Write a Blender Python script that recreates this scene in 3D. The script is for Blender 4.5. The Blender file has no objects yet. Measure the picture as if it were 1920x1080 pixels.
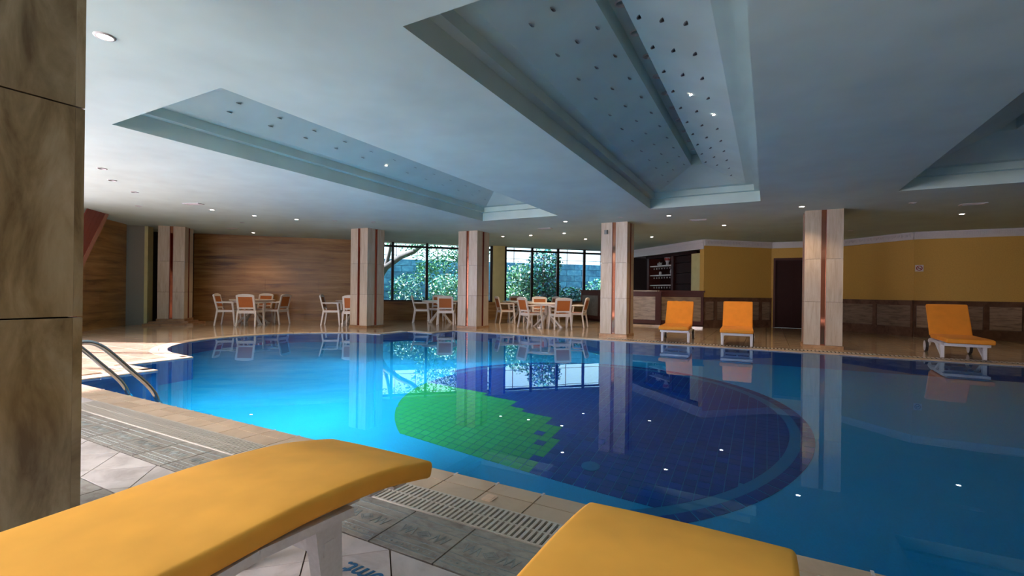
import bpy, bmesh, math, random
from mathutils import Vector, Matrix
from mathutils.geometry import delaunay_2d_cdt
random.seed(7)
R_ = math.radians
C = bpy.context.scene.collection
sc = bpy.context.scene

# ------------------------------------------------------------------ camera, sky, lights, exposure
# world axes: X runs along the near pool edge (to the right), Y across the pool, camera above the origin
TH = R_(28.5); ROLL = 0.01255; CAMH = 1.05; H = 2.75
cam_d = bpy.data.cameras.new('camera'); cam = bpy.data.objects.new('camera', cam_d); C.objects.link(cam)
fw = Vector((-math.sin(TH), math.cos(TH), 0)); rt = Vector((math.cos(TH), math.sin(TH), 0)); up = Vector((0, 0, 1))
cx = (rt + ROLL*up).normalized(); cy = (up - ROLL*rt).normalized(); cz = -fw
cam.matrix_world = Matrix(((cx.x, cy.x, cz.x, 0), (cx.y, cy.y, cz.y, 0), (cx.z, cy.z, cz.z, CAMH), (0, 0, 0, 1)))
cam_d.sensor_width = 36; cam_d.lens = 880/1920*36; cam_d.shift_y = 7/1920; cam_d.clip_start = .02; cam_d.clip_end = 300
sc.camera = cam
sc.view_settings.view_transform = 'Standard'; sc.view_settings.look = 'None'
sc.view_settings.exposure = 0.0; sc.view_settings.gamma = 1; sc.view_settings.use_curve_mapping = False
cyc = sc.cycles
cyc.max_bounces = 10; cyc.diffuse_bounces = 5; cyc.glossy_bounces = 5; cyc.transmission_bounces = 8
cyc.transparent_max_bounces = 12; cyc.sample_clamp_indirect = 40; cyc.use_denoising = True

world = bpy.data.worlds.new('sky'); sc.world = world; world.use_nodes = True
bg = world.node_tree.nodes['Background']; bg.inputs[0].default_value = (.72, .90, 1, 1); bg.inputs[1].default_value = 2.5

def lamp(name, kind, loc, direction, energy, color, **kw):
    d = bpy.data.lights.new(name, kind); d.energy = energy; d.color = color
    for k, v in kw.items(): setattr(d, k, v)
    o = bpy.data.objects.new(name, d); C.objects.link(o); o.location = loc
    o.rotation_euler = Vector(direction).to_track_quat('-Z', 'Y').to_euler()
    return o
lamp('sun', 'SUN', (-30, -20, 30), (.80, .46, -.31), 50.0, (1, .77, .87), angle=R_(1.5))
lamp('daylight_left_windows', 'AREA', (-12.95, -.2, 1.4), (1, .12, -.02), 400, (1, .74, .96), shape='RECTANGLE', size=6.6, size_y=2.4)
lamp('near_fill_light', 'AREA', (-4.6, -3.9, 1.7), (.30, 1, -.35), 330, (1, .88, .92), shape='RECTANGLE', size=4.0, size_y=1.6, spread=R_(115))  # added fill from behind the camera to brighten the near loungers

# ------------------------------------------------------------------ materials
def nt(name):
    m = bpy.data.materials.new(name); m.use_nodes = True
    return m, m.node_tree.nodes, m.node_tree.links, m.node_tree.nodes['Principled BSDF']
def plain(name, col, rough=.5, metal=0, spec=.5, emit=None, es=0, bump=0, bscale=60):
    m, n, l, b = nt(name)
    b.inputs['Base Color'].default_value = (*col, 1); b.inputs['Roughness'].default_value = rough
    b.inputs['Metallic'].default_value = metal; b.inputs['Specular IOR Level'].default_value = spec
    if emit: b.inputs['Emission Color'].default_value = (*emit, 1); b.inputs['Emission Strength'].default_value = es
    t = n.new('ShaderNodeTexCoord'); no = n.new('ShaderNodeTexNoise'); no.inputs['Scale'].default_value = bscale
    l.new(t.outputs['Object'], no.inputs['Vector'])
    if bump:
        bp = n.new('ShaderNodeBump'); bp.inputs['Strength'].default_value = bump; bp.inputs['Distance'].default_value = .01
        l.new(no.outputs[0], bp.inputs['Height']); l.new(bp.outputs[0], b.inputs['Normal'])
    # slight procedural mottling of the colour
    r = n.new('ShaderNodeMixRGB'); r.blend_type = 'MULTIPLY'; r.inputs[0].default_value = .25
    r.inputs[1].default_value = (*col, 1); l.new(no.outputs[0], r.inputs[2])
    g = n.new('ShaderNodeBrightContrast'); g.inputs['Bright'].default_value = 0; l.new(r.outputs[0], g.inputs['Color'])
    if not metal: l.new(g.outputs[0], b.inputs['Base Color'])
    return m
def stone(name, cols, scale=(1, 1, 1), noise=3, rough=.3, rot=(0, 0, 0), spec=.5, detail=8, vary=.25, holes=0, rand=True):
    m, n, l, b = nt(name)
    t = n.new('ShaderNodeTexCoord'); mp = n.new('ShaderNodeMapping'); mp.inputs['Scale'].default_value = scale; mp.inputs['Rotation'].default_value = rot
    l.new(t.outputs['Object'], mp.inputs['Vector'])
    vec = mp.outputs[0]
    if rand:
        oi = n.new('ShaderNodeObjectInfo'); ml = n.new('ShaderNodeVectorMath'); ml.operation = 'MULTIPLY_ADD'
        cb = n.new('ShaderNodeCombineXYZ')
        for i in range(3): l.new(oi.outputs['Random'], cb.inputs[i])
        ml.inputs[1].default_value = (17, 31, 23); l.new(cb.outputs[0], ml.inputs[0]); l.new(mp.outputs[0], ml.inputs[2]); vec = ml.outputs[0]
    no = n.new('ShaderNodeTexNoise'); no.inputs['Scale'].default_value = noise; no.inputs['Detail'].default_value = detail
    no.inputs['Roughness'].default_value = .62; no.inputs['Distortion'].default_value = .5
    l.new(vec, no.inputs['Vector'])
    cr = n.new('ShaderNodeValToRGB'); el = cr.color_ramp.elements
    k = len(cols)
    for i, c in enumerate(cols):
        p = .30 + .42*i/(k-1)
        if i < 2: e = el[i]; e.position = p
        else: e = el.new(p)
        e.color = (*c, 1)
    l.new(no.outputs[0], cr.inputs[0])
    out = cr.outputs[0]
    if rand and vary:
        hs = n.new('ShaderNodeHueSaturation'); mr = n.new('ShaderNodeMapRange'); mr.inputs[3].default_value = 1-vary; mr.inputs[4].default_value = 1+vary*.6
        l.new(oi.outputs['Random'], mr.inputs[0]); l.new(mr.outputs[0], hs.inputs['Value']); l.new(out, hs.inputs['Color']); out = hs.outputs[0]
    l.new(out, b.inputs['Base Color'])
    b.inputs['Roughness'].default_value = rough; b.inputs['Specular IOR Level'].default_value = spec
    return m
M = {}
M['ceiling'] = plain('ceiling_paint', (.49, .645, .60), .7, bscale=2)
TR = [(.10, .036, .010), (.25, .12, .035), (.35, .185, .06), (.44, .26, .10)]
M['trav_wall'] = stone('travertine_wall', TR, (.35, .35, 4.2), 1.9, .35, vary=0, rand=False)
TP = [(.40, .32, .23), (.48, .40, .30), (.53, .46, .36), (.60, .53, .43)]
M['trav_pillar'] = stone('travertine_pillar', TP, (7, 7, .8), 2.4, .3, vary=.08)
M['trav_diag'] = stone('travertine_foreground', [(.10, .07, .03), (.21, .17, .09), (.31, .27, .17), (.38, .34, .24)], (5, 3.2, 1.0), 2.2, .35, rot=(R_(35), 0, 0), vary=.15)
M['plinth'] = stone('plinth_marble', [(.25, .13, .06), (.4, .24, .12), (.5, .32, .18)], (1, 1, 1), 6, .3)
M['joint'] = plain('dark_joint', (.05, .035, .025), .8)
M['copper'] = plain('copper_mirror', (.80, .33, .20), .06, 1)
M['floor'] = stone('floor_marble', [(.36, .27, .18), (.50, .40, .28), (.58, .48, .36)], (1, 1, 1), 2.5, .12, vary=.10)
M['floor_near'] = stone('floor_tile_pale', [(.38, .35, .32), (.58, .55, .52), (.66, .63, .60)], (1, 1, 1), 5, .3, vary=.08)
M['floor_grout'] = plain('floor_grout', (.12, .09, .06), .7)
M['border'] = stone('border_tile_stone', [(.19, .16, .13), (.29, .28, .24), (.37, .36, .31)], (5, 8, 5), 3, .35, vary=.06)
M['border_relief'] = stone('border_relief', [(.22, .25, .24), (.40, .46, .44)], (1, 1, 1), 20, .35)
M['coping'] = stone('coping_tile', [(.46, .34, .22), (.56, .43, .29), (.60, .47, .33)], (1, 1, 1), 4, .35, vary=.07)
M['grate'] = plain('grating_plastic', (.62, .58, .50), .4)
M['drain'] = plain('drain_dark', (.03, .025, .02), .8)
M['pool_floor'] = plain('pool_floor_mosaic', (.01, .45, .80), .4)
M['pool_wall'] = plain('pool_wall_shaded', (.01, .11, .34), .4)  # shade of the pool walls put into the colour, navy against the cyan floor
M['tile_dark'] = stone('pool_tile_dark_blue', [(.002, .045, .28), (.004, .06, .38)], (1, 1, 1), 3, .3, vary=.25)
M['tile_green'] = stone('pool_tile_green', [(.02, .36, .10), (.03, .42, .13)], (1, 1, 1), 3, .3, vary=.08)
M['tile_light'] = stone('pool_tile_light_blue', [(.015, .20, .42), (.02, .23, .46)], (1, 1, 1), 3, .3, vary=.06)
M['yellow_paint'] = plain('yellow_wall_paint', (.66, .41, .09), .75, bscale=40)
M['cream_paint'] = plain('cream_wall_paint', (.70, .66, .32), .7, bscale=5)
M['white_paint'] = plain('white_paint', (.72, .72, .74), .6)
M['grey_paint'] = plain('grey_paint', (.30, .31, .27), .7)
M['dark_wall'] = plain('dark_wall', (.03, .02, .018), .8)
M['outer'] = plain('plain_masonry', (.45, .42, .38), .9)
M['wood_dark'] = plain('dark_stained_wood', (.035, .010, .008), .55, spec=.15, bscale=8)
M['wood_frame'] = plain('mahogany_frame', (.08, .022, .016), .45, spec=.25, bscale=8)
M['wood_red'] = plain('red_stained_wood', (.22, .045, .03), .4, bscale=8)
M['stringer'] = plain('stringer_wood', (.40, .17, .11), .4, bscale=8)
M['frame_metal'] = plain('bronze_window_frame', (.015, .010, .012), .35, .0)
M['wain_frame'] = stone('wainscot_brown_marble', [(.07, .03, .018), (.14, .07, .04), (.2, .11, .07)], (1, 1, 1), 5, .3)
M['wain_panel'] = stone('wainscot_panel_marble', [(.14, .09, .06), (.30, .21, .14), (.38, .28, .20)], (1, 1, 6), 3, .3)
M['bar_panel'] = stone('bar_panel_marble', [(.12, .07, .03), (.24, .17, .085), (.32, .23, .13)], (1, 1, 5), 3, .3)
M['bar_panel_grey'] = stone('bar_panel_grey_marble', [(.16, .16, .14), (.3, .3, .27)], (1, 1, 1), 5, .3)
M['white_plastic'] = plain('white_plastic', (.78, .74, .70), .35)
M['rattan'] = plain('rattan_weave', (.50, .15, .03), .5, bump=.6, bscale=90)
M['lounger_plastic'] = plain('lounger_white_resin', (.72, .74, .78), .35)
M['cushion'] = plain('yellow_cushion_cloth', (.95, .47, .06), .8, bump=.12, bscale=7)
M['cushion_o'] = plain('orange_cushion_cloth', (.85, .30, .02), .8, bump=.25, bscale=7)
M['steel'] = plain('polished_steel', (.55, .55, .55), .15, 1)
M['rubber'] = plain('black_rubber', (.02, .02, .02), .6)
M['blue_text'] = plain('blue_lettering', (.01, .14, .32), .4)
M['lamp_lit'] = plain('lit_bulb', (1, .8, .7), .5, emit=(1, .80, .72), es=22)
M['lamp_off'] = plain('unlit_bulb', (.10, .11, .11), .3)
M['lamp_ring'] = plain('lamp_ring', (.55, .55, .55), .35)
M['vent_dark'] = plain('vent_shadow', (.03, .03, .03), .8)
M['porcelain'] = plain('white_porcelain', (.75, .75, .75), .2)
M['vase_red'] = plain('vase_red_band', (.45, .06, .04), .3)
M['garden_soil'] = plain('garden_ground', (.08, .12, .05), .9)
M['bark'] = plain('tree_bark', (.07, .09, .08), .9, bump=.6, bscale=12)
M['garden_stone'] = stone('garden_wall_stone', [(.03, .14, .28), (.06, .26, .44), (.14, .42, .60)], (1, 1, 1), 4, .8)
for i, c in enumerate([(.02, .20, .09), (.02, .26, .22), (.10, .42, .14), (.03, .13, .20), (.50, .85, .75)]):  # last, palest tone puts white highlights into the leaf colour
    M['leaf%d' % i] = plain('leaf_green_%d' % i, c, .5)
# window glass: thin clear pane
m, n, l, b = nt('window_glass'); n.remove(b)
tr = n.new('ShaderNodeBsdfTransparent'); tr.inputs[0].default_value = (.93, .97, .98, 1); gl = n.new('ShaderNodeBsdfGlossy'); gl.inputs['Roughness'].default_value = .02
fr = n.new('ShaderNodeFresnel'); mx = n.new('ShaderNodeMixShader')
l.new(fr.outputs[0], mx.inputs[0]); l.new(tr.outputs[0], mx.inputs[1]); l.new(gl.outputs[0], mx.inputs[2]); l.new(mx.outputs[0], n['Material Output'].inputs[0]); M['glass'] = m
# pool water: refracting surface, faint ripples, blue tint
m, n, l, b = nt('pool_water'); n.remove(b)
gs = n.new('ShaderNodeBsdfGlass'); gs.inputs['Color'].default_value = (.70, .93, 1, 1); gs.inputs['IOR'].default_value = 1.333; gs.inputs['Roughness'].default_value = 0
t = n.new('ShaderNodeTexCoord'); no = n.new('ShaderNodeTexNoise'); no.inputs['Scale'].default_value = 1.3; no.inputs['Detail'].default_value = 2
bp = n.new('ShaderNodeBump'); bp.inputs['Strength'].default_value = .02; bp.inputs['Distance'].default_value = .02
l.new(t.outputs['Object'], no.inputs['Vector']); l.new(no.outputs[0], bp.inputs['Height']); l.new(bp.outputs[0], gs.inputs['Normal'])
l.new(gs.outputs[0], n['Material Output'].inputs[0]); M['water'] = m

# ------------------------------------------------------------------ mesh helpers
class MB:
    def __init__(s, flat=False): s.v = []; s.f = []; s.m = []; s.flat = flat
    def face(s, pts, mi=0):
        i = len(s.v); s.v += [tuple(p) for p in pts]; s.f.append(tuple(range(i, i+len(pts)))); s.m.append(mi)
    def box(s, x0, x1, y0, y1, z0, z1, mi=0, T=None, ch=0):
        if ch:
            return s.prism([(x0+ch, y0), (x1-ch, y0), (x1, y0+ch), (x1, y1-ch), (x1-ch, y1), (x0+ch, y1), (x0, y1-ch), (x0, y0+ch)], z0, z1, mi, T)
        return s.prism([(x0, y0), (x1, y0), (x1, y1), (x0, y1)], z0, z1, mi, T)
    def prism(s, poly, z0, z1, mi=0, T=None):
        k = len(poly); i = len(s.v)
        vv = [Vector((x, y, z0)) for x, y in poly]+[Vector((x, y, z1)) for x, y in poly]
        if T is not None: vv = [T @ p for p in vv]
        s.v += [tuple(p) for p in vv]
        s.f.append(tuple(i+j for j in reversed(range(k)))); s.f.append(tuple(i+k+j for j in range(k)))
        for j in range(k): s.f.append((i+j, i+(j+1) % k, i+k+(j+1) % k, i+k+j))
        s.m += [mi]*(k+2); return s
    def bar(s, a, b, w, t, mi=0, upv=(0, 0, 1), w2=None, t2=None):
        a = Vector(a); b = Vector(b); d = (b-a).normalized(); u = Vector(upv)
        if abs(d.dot(u)) > .98: u = Vector((0, 1, 0))
        x = d.cross(u).normalized(); y = x.cross(d)
        w2 = w if w2 is None else w2; t2 = t if t2 is None else t2
        i = len(s.v)
        for p, ww, tt in ((a, w, t), (b, w2, t2)):
            for sx, sy in ((-1, -1), (1, -1), (1, 1), (-1, 1)): s.v.append(tuple(p+x*sx*ww/2+y*sy*tt/2))
        s.f += [(i+3, i+2, i+1, i), (i+4, i+5, i+6, i+7)]
        for j in range(4): s.f.append((i+j, i+(j+1) % 4, i+4+(j+1) % 4, i+4+j))
        s.m += [mi]*6; return s
    def tube(s, path, r, n=10, mi=0):
        P = [Vector(p) for p in path]; rr = r if isinstance(r, (list, tuple)) else [r]*len(P)
        i0 = len(s.v); ref = Vector((.3, .2, 1)).normalized()
        for k, p in enumerate(P):
            d = (P[min(k+1, len(P)-1)]-P[max(k-1, 0)]).normalized()
            x = d.cross(ref)
            if x.length < 1e-3: x = d.cross(Vector((1, 0, 0)))
            x.normalize(); y = d.cross(x)
            for j in range(n):
                a = 2*math.pi*j/n; s.v.append(tuple(p+(x*math.cos(a)+y*math.sin(a))*rr[k]))
        for k in range(len(P)-1):
            for j in range(n): s.f.append((i0+k*n+j, i0+k*n+(j+1) % n, i0+(k+1)*n+(j+1) % n, i0+(k+1)*n+j)); s.m.append(mi)
        s.f.append(tuple(i0+j for j in range(n))); s.f.append(tuple(i0+(len(P)-1)*n+j for j in reversed(range(n)))); s.m += [mi, mi]; return s
    def lathe(s, prof, n=16, c=(0, 0, 0), mi=0, T=None):
        i0 = len(s.v)
        for r, z in prof:
            for j in range(n):
                a = 2*math.pi*j/n; p = Vector((c[0]+r*math.cos(a), c[1]+r*math.sin(a), c[2]+z))
                s.v.append(tuple(T @ p if T is not None else p))
        for k in range(len(prof)-1):
            for j in range(n): s.f.append((i0+k*n+j, i0+k*n+(j+1) % n, i0+(k+1)*n+(j+1) % n, i0+(k+1)*n+j)); s.m.append(mi)
        s.f.append(tuple(i0+j for j in reversed(range(n)))); s.f.append(tuple(i0+(len(prof)-1)*n+j for j in range(n))); s.m += [mi, mi]; return s
    def mesh(s, name, mats, smooth=False):
        me = bpy.data.meshes.new(name); me.from_pydata(s.v, [], s.f); me.update()
        bm = bmesh.new(); bm.from_mesh(me)
        if len(bm.faces) < 60000 and not s.flat: bmesh.ops.recalc_face_normals(bm, faces=bm.faces)
        bm.to_mesh(me); bm.free()
        for mt in (mats if isinstance(mats, (list, tuple)) else [mats]): me.materials.append(mt)
        me.polygons.foreach_set('material_index', s.m)
        if smooth: me.polygons.foreach_set('use_smooth', [True]*len(me.polygons))
        return me
    def build(s, name, mats, parent=None, smooth=False, loc=None, rz=0):
        o = bpy.data.objects.new(name, s.mesh(name, mats, smooth)); C.objects.link(o)
        if parent is not None: o.parent = parent
        if loc is not None: o.location = loc
        o.rotation_euler.z = rz
        return o
def tag(o, label=None, cat=None, group=None, kind=None):
    if label: o['label'] = label
    if cat: o['category'] = cat
    if group: o['group'] = group
    if kind: o['kind'] = kind
    return o
def empty(name, loc, rz=0, label=None, cat=None, group=None, kind=None):
    o = bpy.data.objects.new(name, None); C.objects.link(o); o.location = loc; o.rotation_euler.z = rz; o.empty_display_size = .1
    return tag(o, label, cat, group, kind)
def share(name, me, parent=None, loc=None, rz=0):
    o = bpy.data.objects.new(name, me); C.objects.link(o)
    if parent is not None: o.parent = parent
    if loc is not None: o.location = loc
    o.rotation_euler.z = rz
    return o
def copy_tree(o, parent=None):
    c = o.copy(); C.objects.link(c)
    if parent is not None: c.parent = parent
    for ch in [x for x in bpy.data.objects if x.parent == o]: copy_tree(ch, c)
    return c
def inside(p, poly):
    x, y = p; r = False; k = len(poly)
    for i in range(k):
        x0, y0 = poly[i]; x1, y1 = poly[(i+1) % k]
        if (y0 > y) != (y1 > y) and x < (x1-x0)*(y-y0)/(y1-y0)+x0: r = not r
    return r
def dist_poly(p, poly):
    best = 1e9; k = len(poly)
    for i in range(k):
        a = Vector(poly[i]); b = Vector(poly[(i+1) % k]); q = Vector(p); d = b-a
        t = max(0, min(1, (q-a).dot(d)/max(d.length_squared, 1e-9))); best = min(best, (q-a-d*t).length)
    return best
def sheet(outer, holes, z, mb, mi=0, flip=False):
    vs = []; es = []
    for poly in [outer]+holes:
        i = len(vs); vs += [Vector(p) for p in poly]; es += [(i+j, i+(j+1) % len(poly)) for j in range(len(poly))]
    V, E, F, *_ = delaunay_2d_cdt(vs, es, [], 0, 1e-6)
    i0 = len(mb.v); mb.v += [(p.x, p.y, z) for p in V]
    for f in F:
        c = sum((V[i] for i in f), Vector((0, 0)))/len(f)
        if inside(c, outer) and not any(inside(c, h) for h in holes): mb.f.append(tuple(i0+i for i in (reversed(f) if flip else f))); mb.m.append(mi)

# ------------------------------------------------------------------ plan of the room and the pool
ROOM = [(-12.6, -4), (9, -4), (9, 15.85), (3.4, 15.9), (2.02, 17.4), (.12, 17.4), (-1.73, 15.68), (-4.98, 18.92), (-15.75, 8.15), (-16.6, 7.3), (-15.5, 6.35), (-12.6, 3.45)]
POOL = [(6.2, 2.23), (6.2, 10.18), (-7.25, 10.18), (-7.3, 9.32), (-8.1, 9.32), (-8.1, 8.36)]
for k in range(0, 19):
    a = R_(93+k*(259-93)/18); POOL.append((-8.0+2.18*math.cos(a), 6.18+2.18*math.sin(a)))
POOL += [(-7.62, 3.95), (-7.58, 3.10), (-6.78, 3.10), (-6.8, 2.23)]
ZW = -.015; DEPTH = 1.8; ZF = ZW-DEPTH

# ------------------------------------------------------------------ ceiling with coffers
COF = [(-6.05, -4.09), (-2.08, -.12), (1.84, 3.80)]; CV0, CV1 = 2.31, 9.62
mb = MB(); OUT = [(-13.2, -4.3), (9.3, -4.3), (9.3, 18), (3, 18), (-4.5, 20), (-17.5, 7.5), (-16.5, 6), (-13.2, 3)]
sheet(OUT, [[(a, CV0), (b, CV0), (b, CV1), (a, CV1)] for a, b in COF], H, mb, 0, True)
sheet(OUT, [], H+1.1, mb)
ceil = mb.build('ceiling', M['ceiling']); tag(ceil, kind='structure')
def ring(mb, r0, z0, r1, z1):
    (a0, b0, c0, d0), (a1, b1, c1, d1) = r0, r1   # x0,x1,y0,y1
    P = [(a0, c0, z0), (b0, c0, z0), (b0, d0, z0), (a0, d0, z0)]; Q = [(a1, c1, z1), (b1, c1, z1), (b1, d1, z1), (a1, d1, z1)]
    for j in range(4): mb.face([P[j], P[(j+1) % 4], Q[(j+1) % 4], Q[j]])
def inset(r, d): return (r[0]+d, r[1]-d, r[2]+d, r[3]-d)
for a, b in COF:
    r0 = (a, b, CV0, CV1); mb = MB()
    Z = [H, H+.19, H+.19, H+.30, H+.30]; D = [0, 0, .10, .10, .24]
    for k in range(4): ring(mb, inset(r0, D[k]), Z[k], inset(r0, D[k+1]), Z[k+1])
    ml = mb.build('coffer_moulding', M['ceiling'], ceil)
    mb = MB(); hw = (b-a)/2
    ring(mb, inset(r0, .24), H+.30, inset(r0, hw-.09), H+.56)
    mb.build('coffer_slope', M['ceiling'], ceil)
    mb = MB(); rg = inset(r0, hw-.09)
    ring(mb, rg, H+.56, rg, H+.74); mb.face([(rg[0], rg[2], H+.74), (rg[1], rg[2], H+.74), (rg[1], rg[3], H+.74), (rg[0], rg[3], H+.74)])
    mb.build('coffer_groove', M['ceiling'], ceil)
# ------------------------------------------------------------------ floor
mb = MB(); FZ = -.012
sheet(OUT, [POOL], FZ, mb)
floor = mb.build('floor', M['floor_grout']); tag(floor, kind='structure')
def tile_poly(name, poly, z0, z1, mat, parent):
    cx_ = sum(p[0] for p in poly)/len(poly); cy_ = sum(p[1] for p in poly)/len(poly)
    return MB().prism([(p[0]-cx_, p[1]-cy_) for p in poly], z0, z1).build(name, mat, parent, loc=(cx_, cy_, 0))
def clip(poly, axis, val, keep):   # keep>0: coord>=val
    out = []; k = len(poly)
    for i in range(k):
        a = poly[i]; b = poly[(i+1) % k]; da = (a[axis]-val)*keep; db = (b[axis]-val)*keep
        if da >= 0: out.append(a)
        if da*db < 0:
            t = da/(da-db); out.append((a[0]+(b[0]-a[0])*t, a[1]+(b[1]-a[1])*t))
    return out
# near deck: coping rows, grating, border tiles, diagonal tiles
g = .0035
for k in range(-19, 9):
    x0 = -1.56+.275*k
    tile_poly('coping_tile', [(x0+g, 2.108+g), (x0+.275-g, 2.108+g), (x0+.275-g, 2.228), (x0+g, 2.228)], FZ, 0, M['coping'], floor)
    tile_poly('coping_tile', [(x0+g, 1.978+g), (x0+.275-g, 1.978+g), (x0+.275-g, 2.108-g), (x0+g, 2.108-g)], FZ, 0, M['coping'], floor)
for k in range(-16, 6):
    x0 = -1.455+.335*k; xc = x0+.1675
    bt = tile_poly('border_tile', [(x0+g, 1.445+g), (x0+.335-g, 1.445+g), (x0+.335-g, 1.755), (x0+g, 1.755)], FZ, 0, M['border'], floor)
    rl = MB()      # relief: a diamond with hooked lines, raised a little
    def ln(x0, y0, x1, y1, w=.006): rl.bar((x0, y0, .0006), (x1, y1, .0006), w, .0014, upv=(0, 0, 1))
    for s_ in (.030, .020): 
        for a_ in range(4):
            p0 = (s_*1.25*math.cos(a_*math.pi/2), s_*math.sin(a_*math.pi/2)); p1 = (s_*1.25*math.cos((a_+1)*math.pi/2), s_*math.sin((a_+1)*math.pi/2)); ln(*p0, *p1, .004)
    rl.prism([(.018, 0), (0, .014), (-.018, 0), (0, -.014)], .0003, .002)
    for sx in (-1, 1):
        q = [(.045, -.03), (.062, .03), (.078, -.03), (.094, .03), (.110, -.03), (.125, .03)]
        for i in range(5): ln(sx*q[i][0], q[i][1], sx*q[i+1][0], q[i+1][1])
        for i in range(4): ln(sx*(q[i][0]+.006), q[i][1]*.5, sx*(q[i+1][0]+.006), q[i+1][1]*.5, .003)
    for y_ in (-.055, .055, -.085, -.125, .105): ln(-.155, y_, .155, y_, .004 if abs(y_) < .1 else .008)
    for i in range(11): rl.lathe([(.006, .0002), (.005, .0015)], 6, (-.145+.029*i, -.105, 0))
    o = rl.build('relief_pattern', M['border_relief'], bt)
S = .455; rgap = .004
for i in range(-30, 12):
    for j in range(-14, 30):
        # lattice lines: x+y = .11+S*i ; y-x = 2.77+S*j
        A0, A1, B0, B1 = .11+S*i+rgap, .11+S*(i+1)-rgap, 2.77+S*j+rgap, 2.77+S*(j+1)-rgap
        P = [((A0-B0)/2, (A0+B0)/2), ((A1-B0)/2, (A1+B0)/2), ((A1-B1)/2, (A1+B1)/2), ((A0-B1)/2, (A0+B1)/2)]
        if max(p[0] for p in P) < -6.2 or min(p[0] for p in P) > 1.2: continue
        xm = sum(p[0] for p in P)/4
        lo = 1.143 if xm < -2.3 else .45
        P = clip(clip(P, 1, 1.438, -1), 1, lo, 1)
        if len(P) < 3: continue
        ar = abs(sum(P[k][0]*P[(k+1) % len(P)][1]-P[(k+1) % len(P)][0]*P[k][1] for k in range(len(P))))/2
        if ar < .004: continue
        tile_poly('floor_tile', P, FZ, 0, M['floor_near'], floor)
for k in range(-9, 0):
    x0 = -2.35+.335*k
    tile_poly('border_tile', [(x0+g, .87), (x0+.335-g, .87), (x0+.335-g, 1.136), (x0+g, 1.136)], FZ, 0, M['border'], floor)
# rest of the near deck (behind the camera, never in view) is one plain slab
mb = MB(); mb.box(-12.55, 8.95, -3.95, .44, FZ, 0); mb.box(1.6, 8.95, .445, 2.22, FZ, 0); mb.box(-12.55, -6.95, .445, 2.2, FZ, 0); mb.box(-6.9, -5.4, .445, 1.97, FZ, 0); mb.box(-5.4, -3.1, .445, .86, FZ, 0)
tag(mb.build('floor_slab', M['floor_near'], floor), kind='stuff')
clipm = MB().box(-.006, .006, -.016, .020, -.0125, .0012).mesh('joint_clip', M['porcelain'])
for k in range(-16, 9): share('joint_clip', clipm, floor, (-1.56+.275*k, 2.222, 0))
# drain grating
gr = empty('drain_grating', (-2.6, 1.868, 0), label='long cream slatted drain grating running along the near pool edge', cat='grating')
MB().box(-2.8, 4.1, -.105, .105, -.0115, -.008).build('channel', M['drain'], gr)
for y_ in (-.103, 0, .103): 
    mb = MB(); mb.box(-2.8, 4.1, y_-.005, y_+.005, -.0105, .0035); mb.build('rail', M['grate'], gr)
sl = MB(); sl.box(-.0075, .0075, -.103, .103, -.0095, .0045, ch=.002); slm = sl.mesh('slat', M['grate'])
for k in range(246): share('slat', slm, gr, (-2.79+.028*k, 0, 0))
# cream plaque set into the coping
pq = MB(); pq.box(-.03, .03, -.038, .038, 0, .004, ch=.008); pq.box(-.02, .02, -.028, .028, .004, .006, ch=.006)
tag(pq.build('coping_inset', plain('inset_cream', (.85, .62, .42), .3), loc=(-1.225, 2.045, .0005)), 'small square cream inset on the coping beside the grating', 'inset')
# depth lettering
tx = bpy.data.curves.new('depth_text', 'FONT'); tx.body = '1.60mt.'; tx.size = .105; tx.extrude = .0006; tx.shear = .25; tx.offset = .0016
to = bpy.data.objects.new('tmp', tx); C.objects.link(to); bpy.context.view_layer.update()
me = bpy.data.meshes.new_from_object(to.evaluated_get(bpy.context.evaluated_depsgraph_get())); bpy.data.objects.remove(to)
me.materials.clear(); me.materials.append(M['blue_text'])
o = bpy.data.objects.new('depth_marking', me); C.objects.link(o); o.location = (-1.085, 1.30, .0012); o.rotation_euler.z = math.pi
tag(o, 'blue painted depth lettering 1.60mt. on pale diagonal floor tile', 'lettering')
# far deck tiles: individual near the left end, the rest joined
TS = .42; far = MB(); cand = []
NP = [(-6.8, 2.23)]
for i in range(-42, 24):
    for j in range(0, 42):
        x0, y0 = i*TS, 2.24+j*TS
        if y0 < 2.3 and x0 > -7.3: continue
        cells = []
        for a in range(4):
            for b_ in range(4):
                w = TS/4; cxx, cyy = x0+(a+.5)*w, y0+(b_+.5)*w
                if cyy < 2.2: continue
                if not inside((cxx, cyy), ROOM): continue
                if inside((cxx, cyy), POOL) or dist_poly((cxx, cyy), POOL) < .085: continue
                cells.append((a, b_))
        if cells: cand.append((math.hypot(x0, y0), x0, y0, cells))
cand.sort()
def cells_into(mb, x0, y0, cells, ox, oy):
    w = TS/4; gg = .004
    if len(cells) == 16:
        mb.box(x0+gg-ox, x0+TS-gg-ox, y0+gg-oy, y0+TS-gg-oy, FZ, 0); return
    for a, b_ in cells:
        mb.box(x0+a*w+(gg if a == 0 else 0)-ox, x0+(a+1)*w-(gg if a == 3 else 0)-ox, y0+b_*w+(gg if b_ == 0 else 0)-oy, y0+(b_+1)*w-(gg if b_ == 3 else 0)-oy, FZ, 0)
full = None; cnt = 0
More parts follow.
